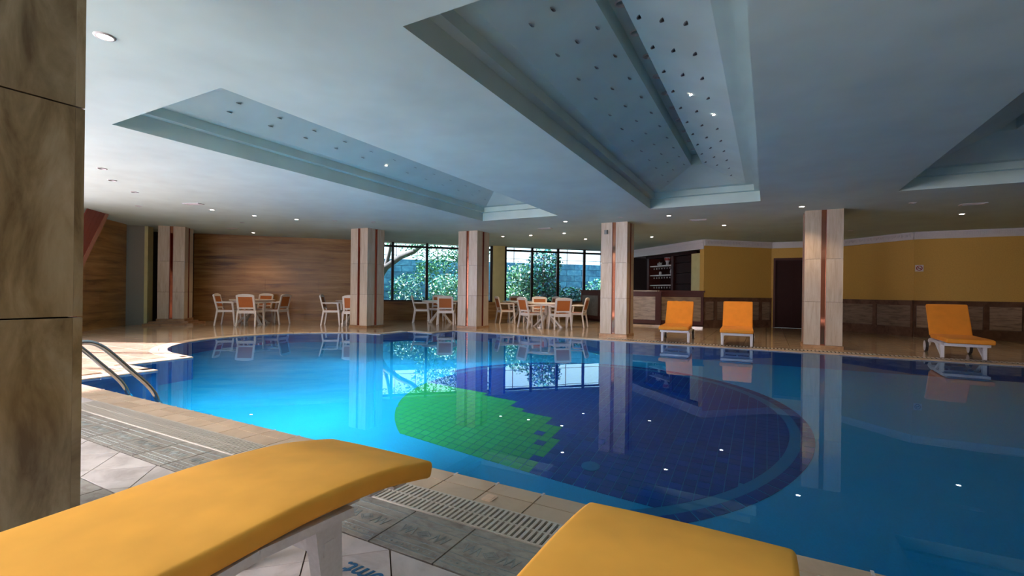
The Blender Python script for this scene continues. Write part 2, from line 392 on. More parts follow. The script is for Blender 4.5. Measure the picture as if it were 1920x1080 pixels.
for d_, x0, y0, cells in cand:
    vis = cnt < 290 and (x0 < -5.5 or y0 > 9.5) and x0 < 4.5
    if vis:
        cnt += 1
        if len(cells) == 16:
            if full is None:
                t_ = MB(); cells_into(t_, -TS/2, -TS/2, cells, 0, 0); full = t_.mesh('floor_tile', M['floor'])
            share('deck_tile', full, floor, (x0+TS/2, y0+TS/2, 0))
        else:
            t_ = MB(); cells_into(t_, x0, y0, cells, x0+TS/2, y0+TS/2); t_.build('deck_tile', M['floor'], floor, loc=(x0+TS/2, y0+TS/2, 0))
    else: cells_into(far, x0, y0, cells, 0, 0)
tag(far.build('deck_tiles', M['floor'], floor), kind='stuff')
# coping along the far and left pool edges (tiles laid edge to edge)
np_ = len(POOL); cop = []
for i in range(1, np_-1):
    a = Vector(POOL[i]); b_ = Vector(POOL[i+1]); L = (b_-a).length
    if L < .01: continue
    d = (b_-a)/L; nrm = Vector((d.y, -d.x))
    if inside(tuple((a+b_)/2+nrm*.05), POOL): nrm = -nrm
    ns = max(1, round(L/.28))
    for k in range(ns):
        for r_ in range(2):
            p0 = a+d*(L*k/ns+.003)+nrm*(.12*r_+(.003 if r_ else 0)); p1 = a+d*(L*(k+1)/ns-.003)+nrm*(.12*r_+(.003 if r_ else 0)); w = .115
            cop.append([tuple(p0), tuple(p1), tuple(p1+nrm*w), tuple(p0+nrm*w)])
for k, P in enumerate(cop):
    tile_poly('coping_tile', P, FZ, .0015+.0004*(k % 3), M['coping'], floor)
# dotted grating strip on the far edge
fg = empty('far_drain_grating', (1.0, 10.52, 0), label='narrow cream drain grating along far pool edge below the bar', cat='grating')
MB().box(-4.2, 5.1, -.07, .07, .001, .0035).build('channel', M['drain'], fg)
sl = MB()
for k in range(150): sl.box(-4.2+.062*k, -4.2+.062*k+.032, -.07, .07, .0035, .010)
tag(sl.build('slats', M['grate'], fg), kind='stuff')

# ------------------------------------------------------------------ pool shell and water
mb = MB(); np_ = len(POOL)
sheet(POOL, [], ZF, mb)
pf = mb.build('pool_floor', M['pool_floor']); tag(pf, kind='structure')
mb = MB()
for i in range(np_):
    a, b_ = POOL[i], POOL[(i+1) % np_]; mb.face([(a[0], a[1], ZF), (b_[0], b_[1], ZF), (b_[0], b_[1], FZ), (a[0], a[1], FZ)])
pw = mb.build('pool_wall', M['pool_wall']); tag(pw, kind='structure')
# mosaic disc
CXP, CYP, RD = -2.22, 6.08, 2.46; P_ = .112; tiles = []
isl = {(-2.28, 4.93), (-2.2, 4.7), (-2.04, 4.32)}
for i in range(-24, 24):
    for j in range(-24, 24):
        x, y = CXP+(i+.5)*P_, CYP+(j+.5)*P_
        far_ = max(math.hypot(x+a*P_/2-CXP, y+b_*P_/2-CYP) for a in (-1, 1) for b_ in (-1, 1))
        if y < 4.12 or math.hypot(x-CXP, y-CYP) > RD+.03: continue
        cut = far_ > RD-.005
        # stepped border between the green and the dark field
        bx = -1.95 if y < 4.6 else (-2.05 if y < 4.9 else (-2.15 if y < 5.2 else (-2.3 if y < 5.4 else (-2.6 if y < 5.5 else (-2.95 if y < 5.7 else -3.6)))))
        green = x < bx and y < 5.85
        if green and any(abs(x-a) < P_/2 and abs(y-b_) < P_/2 for a, b_ in isl): green = False
        if green and y > 5.3 and x > -2.75 and (j % 2 == 0) and i % 3: green = False
        tiles.append((math.hypot(x, y), x, y, green, cut))
tiles.sort()
tm = {}
for gname in (True, False):
    q = MB(); q.box(-P_/2+.004, P_/2-.004, -P_/2+.004, P_/2-.004, 0, .006); tm[gname] = q.mesh('mosaic_tile', M['tile_green' if gname else 'tile_dark'])
disc = empty('pool_mosaic', (CXP, CYP, ZF), label='round green and dark blue mosaic on the pool floor', cat='mosaic')
q = MB(); 
pts = [(RD*math.cos(2*math.pi*k/96), RD*math.sin(2*math.pi*k/96)) for k in range(96)]
q.prism(clip(pts, 1, 4.12-CYP, 1), .0005, .003); q.build('grout_bed', M['tile_light'], disc)
rest = MB()
for k, (d_, x, y, gn, cut) in enumerate(tiles):
    if cut:
        P = [(x-CXP+a*(P_/2-.004), y-CYP+b_*(P_/2-.004)) for a, b_ in ((-1, -1), (1, -1), (1, 1), (-1, 1))]
        an = math.atan2(y-CYP, x-CXP); nx_, ny_ = math.cos(an), math.sin(an); Q = []
        for i_ in range(4):
            p, r = P[i_], P[(i_+1) % 4]; dp = RD-.004-(p[0]*nx_+p[1]*ny_); dr = RD-.004-(r[0]*nx_+r[1]*ny_)
            if dp >= 0: Q.append(p)
            if dp*dr < 0: t_ = dp/(dp-dr); Q.append((p[0]+(r[0]-p[0])*t_, p[1]+(r[1]-p[1])*t_))
        if len(Q) > 2: rest.prism(Q, .002, .008, 1 if gn else 0)
        continue
    if k < 290: share('mosaic_tile', tm[gn], disc, (x-CXP, y-CYP, .002))
    else: rest.box(x-CXP-P_/2+.004, x-CXP+P_/2-.004, y-CYP-P_/2+.004, y-CYP+P_/2-.004, .002, .008, 1 if gn else 0)
tag(rest.build('mosaic_tiles', [M['tile_dark'], M['tile_green']], disc), kind='stuff')
for nm, r0, r1, mt, nseg, gp in (('light_ring', RD, RD+.11, 'tile_light', 96, 0), ('dark_ring', RD+.11, RD+.235, 'tile_dark', 110, .004)):
    q = MB()
    for k in range(nseg):
        if 165 < (k*360/nseg) % 360 < 298: continue
        a0, a1 = 2*math.pi*k/nseg+gp/2, 2*math.pi*(k+1)/nseg-gp/2
        q.prism([(r0*math.cos(a0), r0*math.sin(a0)), (r1*math.cos(a0), r1*math.sin(a0)), (r1*math.cos(a1), r1*math.sin(a1)), (r0*math.cos(a1), r0*math.sin(a1))], .001, .007)
    q.build(nm, M[mt], disc)
q = MB(); q.lathe([(.09, 0), (.09, .012), (.075, .016), (.03, .018)], 20)
o = q.build('pool_drain', M['tile_light'], loc=(-1.51, 4.45, ZF+.008)); tag(o, 'round pale blue drain cover on the dark mosaic tiles', 'drain')
mb = MB(flat=True); sheet(POOL, [], ZW, mb)
wt = mb.build('pool_water', M['water']); tag(wt, 'clear blue still water filling the indoor pool', 'water', kind='stuff')

# ------------------------------------------------------------------ walls
def wallseg(mb, a, b_, z0, z1, th=.2, mi=0, off=0):
    a = Vector(a); b_ = Vector(b_); d = (b_-a).normalized(); nn = Vector((d.y, -d.x))   # outward for a CCW room
    p = [a+nn*off, b_+nn*off, b_+nn*(th+off), a+nn*(th+off)]
    mb.prism([tuple(q) for q in p], z0, z1, mi)
def struct(name, mb, mat, parent=None): 
    o = mb.build(name, mat, parent)
    if parent is None: tag(o, kind='structure')
    return o
ZC = H+.02
mb = MB(); wallseg(mb, (-12.6, -4), (-6.7, -4), -.05, ZC); wallseg(mb, (-2.5, -4), (9, -4), -.05, ZC); wallseg(mb, (-6.7, -4), (-2.5, -4), -.05, .8); wallseg(mb, (-6.7, -4), (-2.5, -4), 2.55, ZC); struct('wall_near', mb, M['outer'])
mb = MB()
for u in (-6.67, -5.3, -3.9, -2.53): mb.box(u-.03, u+.03, -4.1, -4.04, .8, 2.55)
struct('window_near_added', mb, M['frame_metal'])  # unseen frame, added with the opening for the near fill light
mb = MB(); wallseg(mb, (9, -4), (9, 15.85), -.05, ZC); struct('wall_east', mb, M['yellow_paint'])
# left side: tall glazing that lets the daylight in
mb = MB()
wallseg(mb, (-12.6, 3.45), (-12.6, 3.2), -.05, ZC); wallseg(mb, (-12.6, -3.6), (-12.6, -4), -.05, ZC); wallseg(mb, (-12.6, 3.2), (-12.6, -3.6), -.05, .08); wallseg(mb, (-12.6, 3.2), (-12.6, -3.6), 2.62, ZC)
struct('wall_left', mb, M['outer'])
mb = MB()
for v in (3.17, 1.5, -.2, -1.9, -3.57): mb.box(-12.7, -12.64, v-.03, v+.03, .08, 2.62)
struct('window_3', mb, M['frame_metal'])
# 45 degree travertine walls made of slabs
def local_frame(a, b_):
    a = Vector(a); b_ = Vector(b_); d = (b_-a).normalized(); return a, d, (b_-a).length, math.atan2(d.y, d.x)
def slab_wall(wname, a, b_, z0, z1, rows, w, mat, core=True, openings=()):
    # a->b runs left to right seen from inside; slabs stand 2 cm proud towards the room
    A, d, L, ang = local_frame(a, b_)
    e = MB(); e.box(0, L, 0, .2, z0, z1); root = e.build(wname, M['joint'], loc=(A.x, A.y, 0), rz=ang); tag(root, kind='structure')
    hh = (z1-z0)/rows
    for r in range(rows):
        x = -(r*.37 % 1)*w
        while x < L:
            x0, x1 = max(0, x), min(L, x+w)
            if x1-x0 > .03:
                q = MB(); q.box(x0+.001, x1-.001, -.02-random.uniform(0, .0006), 0, z0+r*hh+.0006, z0+(r+1)*hh-.0006); q.build('slab', mat, root)
            x += w
    return root
W0 = (-15.75, 8.15); DW = Vector((.70711, .70711))
def WP(u): return (u, u+23.9)
slab_wall('wall_back', W0, WP(-11.85), 0, ZC, 6, 1.6, M['trav_wall'])
slab_wall('wall_side', (-12.6, 3.45), (-15.35, 6.2), 0, ZC, 6, 1.6, M['trav_wall'])
# dado under the windows
slab_wall('wall_window', WP(-11.85), (-4.98, 18.92), 0, .66, 2, 1.25, M['trav_wall'])
A, d, L, ang = local_frame(W0, (-4.98, 18.92))
def wx(u): return (u+15.75)/.70711
mb = MB(); mb.box(wx(-8.94), wx(-8.62), -.02, .2, .66, ZC); o = mb.build('wall_pier', M['cream_paint'], loc=(A.x, A.y, 0), rz=ang); tag(o, kind='structure')
mb = MB(); mb.box(wx(-11.85), L, .05, .2, H-.01, H+.05); mb.box(wx(-11.85), L, .2, .3, 2.74, 3.9); o = mb.build('trim_1', M['outer'], loc=(A.x, A.y, 0), rz=ang); tag(o, kind='structure')
def window(name, us, u_end):
    root = empty(name, (A.x, A.y, 0), ang, kind='structure')
    x0, x1 = wx(us[0]), wx(u_end)
    fm = .045
    for u in us+([u_end] if u_end < -5.1 else []):
        q = MB(); q.box(wx(u)-fm, wx(u)+fm, .04, .12, .66, 2.74); q.build('mullion', M['frame_metal'], root)
    for z in (.68, 2.60): q = MB(); q.box(x0, x1, .045, .115, z-.035, z+.035); q.build('frame_rail', M['frame_metal'], root)
    uu = us+[u_end]
    for k in range(len(uu)-1):
        for z0, z1 in ((.70, 2.58), (2.63, 2.745)):
            q = MB(); q.box(wx(uu[k])+.03, wx(uu[k+1])-.03, .078, .084, z0, z1); q.build('pane', M['glass'], root)
window('window_1', [-11.85, -11.49, -10.65, -9.82], -8.97)
window('window_2', [-8.59, -7.84, -7.09, -6.30, -5.55], -5.0)
# left recess: pilaster, dark doorway
mb = MB(); wallseg(mb, (-16.75, 7.25), (-15.5, 6.0), -.05, ZC); mb2 = MB()
mb.prism([(-15.92, 8.32), (-15.78, 8.18), (-16.9, 7.0), (-17.1, 7.2)], -.05, ZC)
struct('wall_recess', mb, M['dark_wall'])
q = MB(); q.box(-.26, .26, 0, .3, 0, ZC); q.box(.26, .34, -.03, .3, 0, ZC, 1)
o = q.build('wall_pilaster', [M['grey_paint'], M['cream_paint']], loc=(-15.42, 6.42, 0), rz=R_(45)); tag(o, kind='structure')
# raised stone step around the far left pillar
q = MB(); q.box(-.58, .62, -.55, .45, 0, .06); q.box(-.50, .45, -.40, .40, .06, .113)
o = q.build('platform_step', M['plinth'], loc=(-14.75, 7.15, 0), rz=R_(45)); tag(o, 'two low brown stone steps under the far left pillar', 'step')
# right side walls
def plain_wall(name, a, b_, mat, z0=.95, z1=ZC):
    A, d, L, ang = local_frame(a, b_); q = MB(); q.box(0, L, 0, .2, z0, z1); o = q.build(name, mat, loc=(A.x, A.y, 0), rz=ang); tag(o, kind='structure'); return o, L
def crown(name, a, b_):
    A, d, L, ang = local_frame(a, b_); q = MB(); q.box(0, L, -.05, 0, H-.19, H-.13); q.box(0, L, -.03, 0, H-.13, H-.03); q.box(0, L, -.07, 0, H-.03, H)
    o = q.build(name, M['white_paint'], loc=(A.x, A.y, 0), rz=ang); tag(o, kind='structure')
    f = MB(); n_ = int(L/.115)
    for k in range(n_):
        x = .02+k*.115; y0, y1 = -.042, -.03; z = H-.125
        f.box(x, x+.085, y0, y1, z, z+.018); f.box(x, x+.016, y0, y1, z, z+.085); f.box(x, x+.06, y0, y1, z+.068, z+.085); f.box(x+.045, x+.06, y0, y1, z+.036, z+.07); f.box(x+.085, x+.10, y0, y1, z, z+.085)
    tag(f.build('key_frieze', M['white_paint'], o), kind='stuff')
def wainscot(name, a, b_, n_, vertical=False):
    A, d, L, ang = local_frame(a, b_); q = MB(); q.box(0, L, -.03, .2, 0, .24); q.box(0, L, -.03, .2, .83, .95); q.box(0, L, 0, .2, .24, .83); q.box(0, L, -.045, 0, .93, .955)
    w = L/n_; fr = .055
    for k in range(n_+1): q.box(max(0, k*w-fr), min(L, k*w+fr), -.025, 0, .24, .83)
    o = q.build(name, M['wain_frame'], loc=(A.x, A.y, 0), rz=ang); tag(o, kind='structure')
    for k in range(n_):
        p = MB(); p.box(k*w+fr+.008, (k+1)*w-fr-.008, -.018, 0, .25, .82); p.build('panel', M['wain_panel'], o)
SEG = [((-1.73, 15.68), (.12, 17.4), 6, 'bar_side'), ((2.02, 17.4), (3.4, 15.92), 2, 'corner'), ((3.4, 15.92), (9, 15.86), 8, 'right')]
for k, (a, b_, n_, nm) in enumerate(SEG):
    plain_wall('wall_'+nm, a, b_, M['yellow_paint']); crown('trim_%d' % (k+2), a, b_); wainscot('wainscot_'+nm, a, b_, n_)
q = MB(); q.box(.12, .18, 17.4, 17.6, 0, ZC); q.box(.18, 1.15, 17.4, 17.6, 2.24, ZC); q.box(1.15, 2.02, 17.4, 17.6, 0, ZC); struct('wall_door', q, M['yellow_paint'])
crown('trim_5', (.12, 17.4), (2.02, 17.4))
dr = empty('door_1', (.66, 17.42, 0), kind='structure')
q = MB(); q.box(-.48, -.42, -.04, .1, 0, 2.24); q.box(.42, .48, -.04, .1, 0, 2.24); q.box(-.42, .42, -.04, .1, 2.17, 2.24); q.build('door_frame', M['wood_frame'], dr)
q = MB(); q.box(-.42, .42, .05, .09, 0, 2.17)
for z0, z1 in ((.2, .95), (1.15, 1.98)):
    for x0, x1 in ((-.34, -.04), (.04, .34)): q.box(x0, x1, .04, .05, z0, z1)
dl = q.build('door_leaf', M['wood_dark'], dr)
# no smoking sign
sg = empty('no_smoking_sign', (3.5, 15.885, 1.80), R_(0), 'small square white no smoking sign on the yellow wall', 'sign')
q = MB(); q.box(-.085, .085, -.008, 0, -.085, .085); q.build('plate', M['white_plastic'], sg)
red = plain('sign_red', (.35, .03, .03), .5); blk = plain('sign_black', (.03, .03, .03), .5)
q = MB(); Tm = Matrix.Rotation(R_(90), 4, 'X')
for k in range(24):
    a0, a1 = 2*math.pi*k/24, 2*math.pi*(k+1)/24
    q.prism([(r*math.cos(a), r*math.sin(a)) for r, a in ((.048, a0), (.066, a0), (.066, a1), (.048, a1))], .008, .0105, 0, Tm)
q.bar((-.038, -.0095, .038), (.038, -.0095, -.038), .014, .002, upv=(0, 1, 0)); q.build('prohibition_ring', red, sg)
q = MB(); q.box(-.04, .03, -.0092, -.008, -.008, .006); q.box(.032, .04, -.0092, -.008, -.008, .006); q.build('cigarette_symbol', blk, sg)

# bulkhead and bar back wall
A2, d2, L2, ang2 = local_frame((-4.98, 18.92), (-1.73, 15.68))
q = MB(); q.box(-.1, L2, 0, 1.4, 2.50, H); q.box(-.1, L2, -.03, 0, 2.46, H-.1); q.box(-.1, L2, -.06, 0, H-.1, H)
o = q.build('wall_bulkhead', M['white_paint'], loc=(A2.x, A2.y, 0), rz=ang2); tag(o, kind='structure')
q = MB(); q.box(-.3, L2, 1.2, 1.4, -.05, 2.6); q.box(-.3, -.1, .0, 1.3, -.05, 2.6); o = q.build('wall_bar_back', M['dark_wall'], loc=(A2.x, A2.y, 0), rz=ang2); tag(o, kind='structure')
q = MB(); q.box(L2-.76, L2, .12, .3, 0, 2.36); o = q.build('wall_bar_panel', M['cream_paint'], loc=(A2.x, A2.y, 0), rz=ang2); tag(o, kind='structure')
# back bar cabinet with shelves
bc = empty('back_bar_cabinet', (A2.x, A2.y, 0), ang2, 'tall dark wooden back bar cabinet with open shelves behind the counter', 'cabinet')
x0s, x1s = 1.02, 2.42
q = MB(); q.box(x0s-.2, L2-.78, .85, .9, 0, 2.46); q.build('back_panel', M['wood_dark'], bc)
for x in (x0s-.13, x1s, L2-.83): q = MB(); q.box(x, x+.13 if x < 2.6 else x+.05, .35, .88, 0, 2.46); q.build('upright', M['wood_frame' if x < 2.6 else 'wood_dark'], bc)
q = MB(); q.box(x0s-.2, L2-.78, .33, .88, 2.38, 2.48); q.build('top_rail', M['wood_dark'], bc)
for z0, z1 in ((.9, 1.38), (1.40, 1.76), (1.78, 2.12), (2.14, 2.36)): q = MB(); q.box(x1s+.15, L2-.85, .40, .84, z0, z1); q.build('door_panel', M['wood_dark'], bc)
for z in (1.36, 1.73, 2.08): q = MB(); q.box(x0s, x1s, .40, .85, z-.02, z+.02); q.build('shelf', M['white_plastic'], bc)
def bar_item(name, prof, x, z, y, mat, label, cat, extra=None, smooth=True):
    P = Vector((A2.x, A2.y, 0))+Matrix.Rotation(ang2, 3, 'Z') @ Vector((x, y, z))
    o = MB().lathe(prof, 12).build(name, mat, loc=P, smooth=smooth, rz=ang2); tag(o, label, cat); return o
vz = bar_item('vase', [(.05, 0), (.06, .03), (.05, .08), (.10, .18), (.12, .26), (.10, .32), (.05, .36), (.075, .40)], 1.92, 2.10, .55, M['porcelain'], 'large painted white vase on the top bar shelf', 'vase')
MB().lathe([(.102, .17), (.122, .25), (.104, .31)], 12).build('red_band', M['vase_red'], vz)
hm = MB(); 
for s_ in (-1, 1): hm.tube([(s_*.05, 0, .36), (s_*.13, 0, .35), (s_*.14, 0, .28), (s_*.11, 0, .22)], .010, 6)
hm.build('handle', M['porcelain'], vz)
tp = bar_item('teapot', [(.05, 0), (.09, .04), (.09, .08), (.05, .12), (.015, .13), (.015, .15)], 1.42, 2.10, .55, M['porcelain'], 'squat patterned teapot on the top bar shelf left of the vase', 'teapot')
MB().tube([(.08, 0, .05), (.13, 0, .08), (.16, 0, .13)], [.014, .010, .007], 6).build('spout', M['porcelain'], tp)
MB().tube([(-.08, 0, .10), (-.13, 0, .09), (-.12, 0, .04), (-.08, 0, .03)], .008, 6).build('handle', M['porcelain'], tp)
bo = bar_item('bottle', [(.03, 0), (.045, .12), (.05, .26), (.03, .34), (.018, .37), (.018, .42)], 2.34, 2.10, .5, M['porcelain'], 'tall white bottle at right end of the top bar shelf', 'bottle')
MB().lathe([(.022, .41), (.024, .46), (.018, .47)], 10).build('cap', M['porcelain'], bo)
mg = bar_item('cup', [(.035, 0), (.05, .04), (.045, .10), (.03, .13)], 1.55, 1.75, .5, M['porcelain'], 'small white cup on the middle bar shelf', 'cup')
jg = bar_item('jug', [(.06, 0), (.085, .06), (.08, .13), (.06, .17), (.07, .19)], 2.28, 1.75, .5, M['porcelain'], 'round white jug at right end of the middle bar shelf', 'jug')
MB().tube([(-.075, 0, .14), (-.13, 0, .12), (-.12, 0, .06), (-.08, 0, .05)], .009, 6).build('handle', M['porcelain'], jg)
cn = bar_item('candle', [(.03, 0), (.03, .15), (.027, .155), (.004, .156)], 2.36, 1.38, .45, M['porcelain'], 'white candle at right end of the lowest bar shelf', 'candle')
gm = MB().lathe([(.026, -.010), (.026, -.014), (.004, -.018), (.004, -.050), (.022, -.066), (.026, -.085), (.020, -.105)], 10).mesh('wine_glass', M['porcelain'], True)
rows_ = {1.34: 'lowest', 1.71: 'middle', 2.06: 'top'}
for z, nm in rows_.items():
    for k in range(8):
        P = Vector((A2.x, A2.y, 0))+Matrix.Rotation(ang2, 3, 'Z') @ Vector((x0s+.10+k*.165, .52, z+.011))
        o = share('wine_glass', gm, None, P); tag(o, 'upturned wine glass hanging under the %s bar shelf' % nm, 'glass', 'wine glasses under the %s bar shelf' % nm)
# bar counter
bar = empty('bar_counter', (-3.05, 15.45, 0), 0, 'angled bar counter with marble front panels in dark wood frames', 'bar')
def bar_seg(a, b_, panels, pm, top):
    A, d, L, ang = local_frame(a, b_); e_ = (A.x+3.05, A.y-15.45, 0)
    q = MB(); q.box(0, L, .03, .5, .08, 1.10); q.box(0, L, .06, .5, 0, .08); q.build('carcass', M['wood_dark'], bar, loc=e_, rz=ang)
    q = MB(); q.box(0, L, 0, .03, .08, .19); q.box(0, L, 0, .03, .96, 1.11)
    w = L/panels
    for k in range(panels+1): q.box(max(0, k*w-.07), min(L, k*w+.07), 0, .03, .19, .96)
    q.build('front_frame', M['wood_frame'], bar, loc=e_, rz=ang)
    for k in range(panels): q = MB(); q.box(k*w+.08, (k+1)*w-.08, .012, .03, .20, .95); q.build('front_panel', M[pm], bar, loc=e_, rz=ang)
    q = MB(); q.box(-.04, L+.04, -.05, .55, 1.11, 1.155, ch=.01); q.build('worktop', M[top], bar, loc=e_, rz=ang)
bar_seg((-6.45, 17.6), (-4.3, 15.45), 2, 'bar_panel_grey', 'wood_frame')
bar_seg((-4.3, 15.45), (-3.05, 15.45), 1, 'bar_panel', 'bar_panel')
bar_seg((-3.05, 15.45), (-1.72, 15.62), 1, 'bar_panel', 'wood_frame')
q = MB(); q.box(-.09, .09, -.03, .1, 0, 1.11); q.build('corner_post', M['wood_frame'], bar)
# low stone step behind/under the bar front
q = MB(); q.box(-1.6, 1.35, -.12, .0, 0, .05); o = q.build('bar_step', M['floor'], bar)

# staircase soffit in the far left corner
A3, d3, L3, ang3 = local_frame((-14.54, 5.48), (-12.82, 3.76))
st = empty('staircase', (A3.x, A3.y, 0), ang3, 'red wooden sloping staircase underside high on the left wall', 'staircase')
sl_ = -1.29
def stair_strip(o0, o1, y0, y1):
    pts = [(.89+o0/1.29, H-.002), (.89+o1/1.29, H-.002), (2.2, H+sl_*(2.2-.89)+o1), (2.2, H+sl_*(2.2-.89)+o0)]
    return MB().prism(pts, -y1, -y0, 0, Matrix.Rotation(R_(90), 4, 'X'))
stair_strip(0, .17, .40, .44).build('stringer', M['stringer'], st)
for k in range(4): stair_strip(.175+.22*k, .39+.22*k, .40, .425).build('side_board', M['wood_red'], st)
q = MB(); q.box(2.10, 2.19, .395, .445, 0, 1.9); q.build('newel_post', M['wood_red'], st)
stair_strip(.01, .06, .03, .398).build('soffit_board', M['wood_red'], st)

# ------------------------------------------------------------------ pillars
def pillar(name, cxp, cyp, rz, label, mat, z0=0, w=.64):
    root = empty(name, (cxp, cyp, z0), rz, label, 'pillar', 'travertine clad pillars')
    hw = w/2; HH = H-z0+.01
    q = MB(); q.box(-hw+.035, hw-.035, -hw+.035, hw-.035, 0, HH); q.build('core', M['joint'], root)
    q = MB(); q.box(-hw-.02, hw+.02, -hw-.02, hw+.02, 0, .065, ch=.006); q.build('plinth', M['plinth'], root)
    zs = [.065, .925-z0, 1.775-z0, HH]; sw = (w-.085)/2
    for f in range(4):
        T = Matrix.Rotation(f*math.pi/2, 4, 'Z')
        lo = 0 if f % 2 == 0 else .0305
        for k in range(3):
            for s_ in (-1, 1):
                xa, xb = (-hw+lo, -hw+sw) if s_ < 0 else (hw-sw, hw-lo)
                q = MB(); q.box(xa, xb, -hw, -hw+.03, zs[k]+.003, zs[k+1]-.003, 0, T); q.build('stone_slab', mat, root)
        q = MB(); q.box(-.038, .038, -hw+.022, -hw+.034, .065, HH, 0, T); q.build('copper_strip', M['copper'], root)
        q = MB()
        for s_ in (-1, 1): q.box(s_*.0405-.003, s_*.0405+.003, -hw-.003, -hw+.03, .065, HH, 0, T)
        q.build('edge_trim', M['wood_red'], root)
    return root
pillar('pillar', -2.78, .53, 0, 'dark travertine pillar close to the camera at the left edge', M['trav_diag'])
pillar('pillar', -9.92, 9.70, 0, 'travertine pillar on pool edge left of the windows', M['trav_pillar'])
pillar('pillar', -7.43, 11.35, 0, 'travertine pillar standing between the two garden windows', M['trav_pillar'])
p3 = pillar('pillar', -3.24, 11.39, 0, 'travertine pillar in front of the bar with small grey box', M['trav_pillar'])
pillar('pillar', .98, 11.41, 0, 'travertine pillar at right in front of the dark doorway', M['trav_pillar'])
pillar('pillar', -14.75, 7.15, R_(45), 'travertine pillar standing on the low step at far left', M['trav_pillar'], .115)
q = MB(); q.box(-.04, .04, -.05, 0, -.05, .05, ch=.01); q.box(-.025, .025, -.062, -.05, -.03, .03)
tag(q.build('wall_sensor', M['grey_paint'], loc=(-3.43, 11.065, 2.52)), 'small grey sensor box near the top of a pillar', 'sensor')

# ------------------------------------------------------------------ ceiling lights
ringm = MB().lathe([(.062, -.004), (.062, 0), (.045, .002), (.045, -.007), (.05, -.009), (.058, -.007)], 16).mesh('ring', M['lamp_ring'], True)
bulb_on = MB().lathe([(.040, -.0085), (.040, -.003)], 14).mesh('bulb', M['lamp_lit'])
bulb_off = MB().lathe([(.040, -.006), (.040, -.003)], 14).mesh('bulb', M['lamp_off'])
WARM = (1, .66, .38)
lit = [(-3.97, 1.47), (-10.59, 5.83), (-10.5, 6.73), (-10.08, 7.53), (-13.73, 8.77), (-4.25, 10.46), (-5.12, 12.52), (-7.14, 12.52), (-6.23, 12.61), (-5.06, 14.15), (-1.89, 10.58), (-.94, 12.59), (-3.05, 14.36), (.57, 10.51), (3.47, 12.75)]
off = [(-9.49, 12.69), (-9.41, 8.1), (-8.65, 8.63), (-9.97, 4.15), (-9.21, 3.53), (-8.43, 3.11), (-11.6, 4.9), (-11.9, 7.3), (2.3, 10.9), (-2.9, 10.4), (1.2, 13.5), (-.2, 14.4), (5.0, 11.2), (-8.2, 13.7), (1.9, 14.9)]
def downlight(x, y, on):
    where = 'garden side' if y > 10 else 'left side'
    r = empty('downlight', (x, y, H), 0, ('lit' if on else 'unlit')+' round recessed downlight in the flat ceiling, '+where, 'downlight', ('lit' if on else 'unlit')+' ceiling downlights, '+where)
    if (x, y) == lit[0]: r['label'] = 'large looking lit downlight in the ceiling nearest the camera, upper left'; del r['group']
    if (x, y) == (3.47, 12.75): r['label'] = 'lit round downlight at far right, below the right ceiling coffer'; del r['group']
    if (x, y) == (.57, 10.51): r['label'] = 'lit round downlight beside the top of the doorway pillar'; del r['group']
    share('ring', ringm, r); share('bulb', bulb_on if on else bulb_off, r)
    if on:
        l_ = lamp('downlight_beam', 'SPOT', (0, 0, -.03), (0, 0, -1), 70, WARM, spot_size=R_(120), spot_blend=.8, shadow_soft_size=.04); l_.parent = r
for p in lit: downlight(*p, True)
for p in off: downlight(*p, False)
# spots in the coffers
M['spot_ring'] = plain('coffer_spot_ring', (.20, .22, .23), .4); M['spot_bulb'] = plain('coffer_spot_bulb', (.02, .02, .025), .3)
spr = MB().lathe([(.030, -.003), (.030, .001), (.020, .001), (.020, -.004)], 12).mesh('ring', M['spot_ring'])
spb = MB().lathe([(.018, -.004), (.018, 0)], 10).mesh('bulb', M['spot_bulb'])
spl = MB().lathe([(.020, -.006), (.020, 0)], 10).mesh('bulb', M['lamp_lit'])
def coffer_spot(x, y, z, tilt, label, group, lit_=False):
    r = empty('coffer_spot', (x, y, z), 0, label, 'spotlight', group); r.rotation_euler = (0, tilt, 0)
    share('ring', spr, r); share('bulb', spl if lit_ else spb, r)
SA = math.atan2(.26, (COF[1][1]-COF[1][0])/2-.24-.09)
for ci, sides in ((0, (-1,)), (1, (-1, 1)), (2, (1,))):
    a, b_ = COF[ci]; c_ = (a+b_)/2; hw = (b_-a)/2
    nm = ('left', 'middle', 'right')[ci]
    for s_ in sides:
        sd = {(-1): 'left', 1: 'right'}[s_]
        for r_ in range(13):
            if ci == 2 and r_ < 6: continue
            for off_ in (.18, .36, .54):
                y = 2.75+.52*r_
                if y < CV0+.9-off_*0+(.0) and False: continue
                z = H+.30+.26*(hw-.24-off_)/(hw-.24-.09)
                lt = (ci == 1 and s_ == 1 and ((r_ == 5 and off_ == .36) or (r_ == 6 and off_ == .54))) or (ci == 0 and r_ == 6 and off_ == .54)
                # hip ends: keep spots on the long slope only
                if y > CV1-.24-(hw-.24-off_)-.05 or y < CV0+.24+(hw-.24-off_)*.35: continue
                coffer_spot(c_+s_*off_, y, z-.001, -s_*(-SA)*-1, ('lit' if lt else 'unlit')+' tiny spotlight on the %s slope of the %s ceiling coffer' % (sd, nm), '%s spots on %s slope of %s coffer' % ('lit' if lt else 'unlit', sd, nm), lt)
for r_ in range(12):
    r = empty('groove_lamp', (COF[1][0]+.98, 3.4+.5*r_, H+.74), 0, 'dark round lamp in the ridge groove of the middle ceiling coffer', 'lamp', 'lamps in the middle coffer groove')
    o = share('ring', ringm, r); o = share('bulb', bulb_off, r)
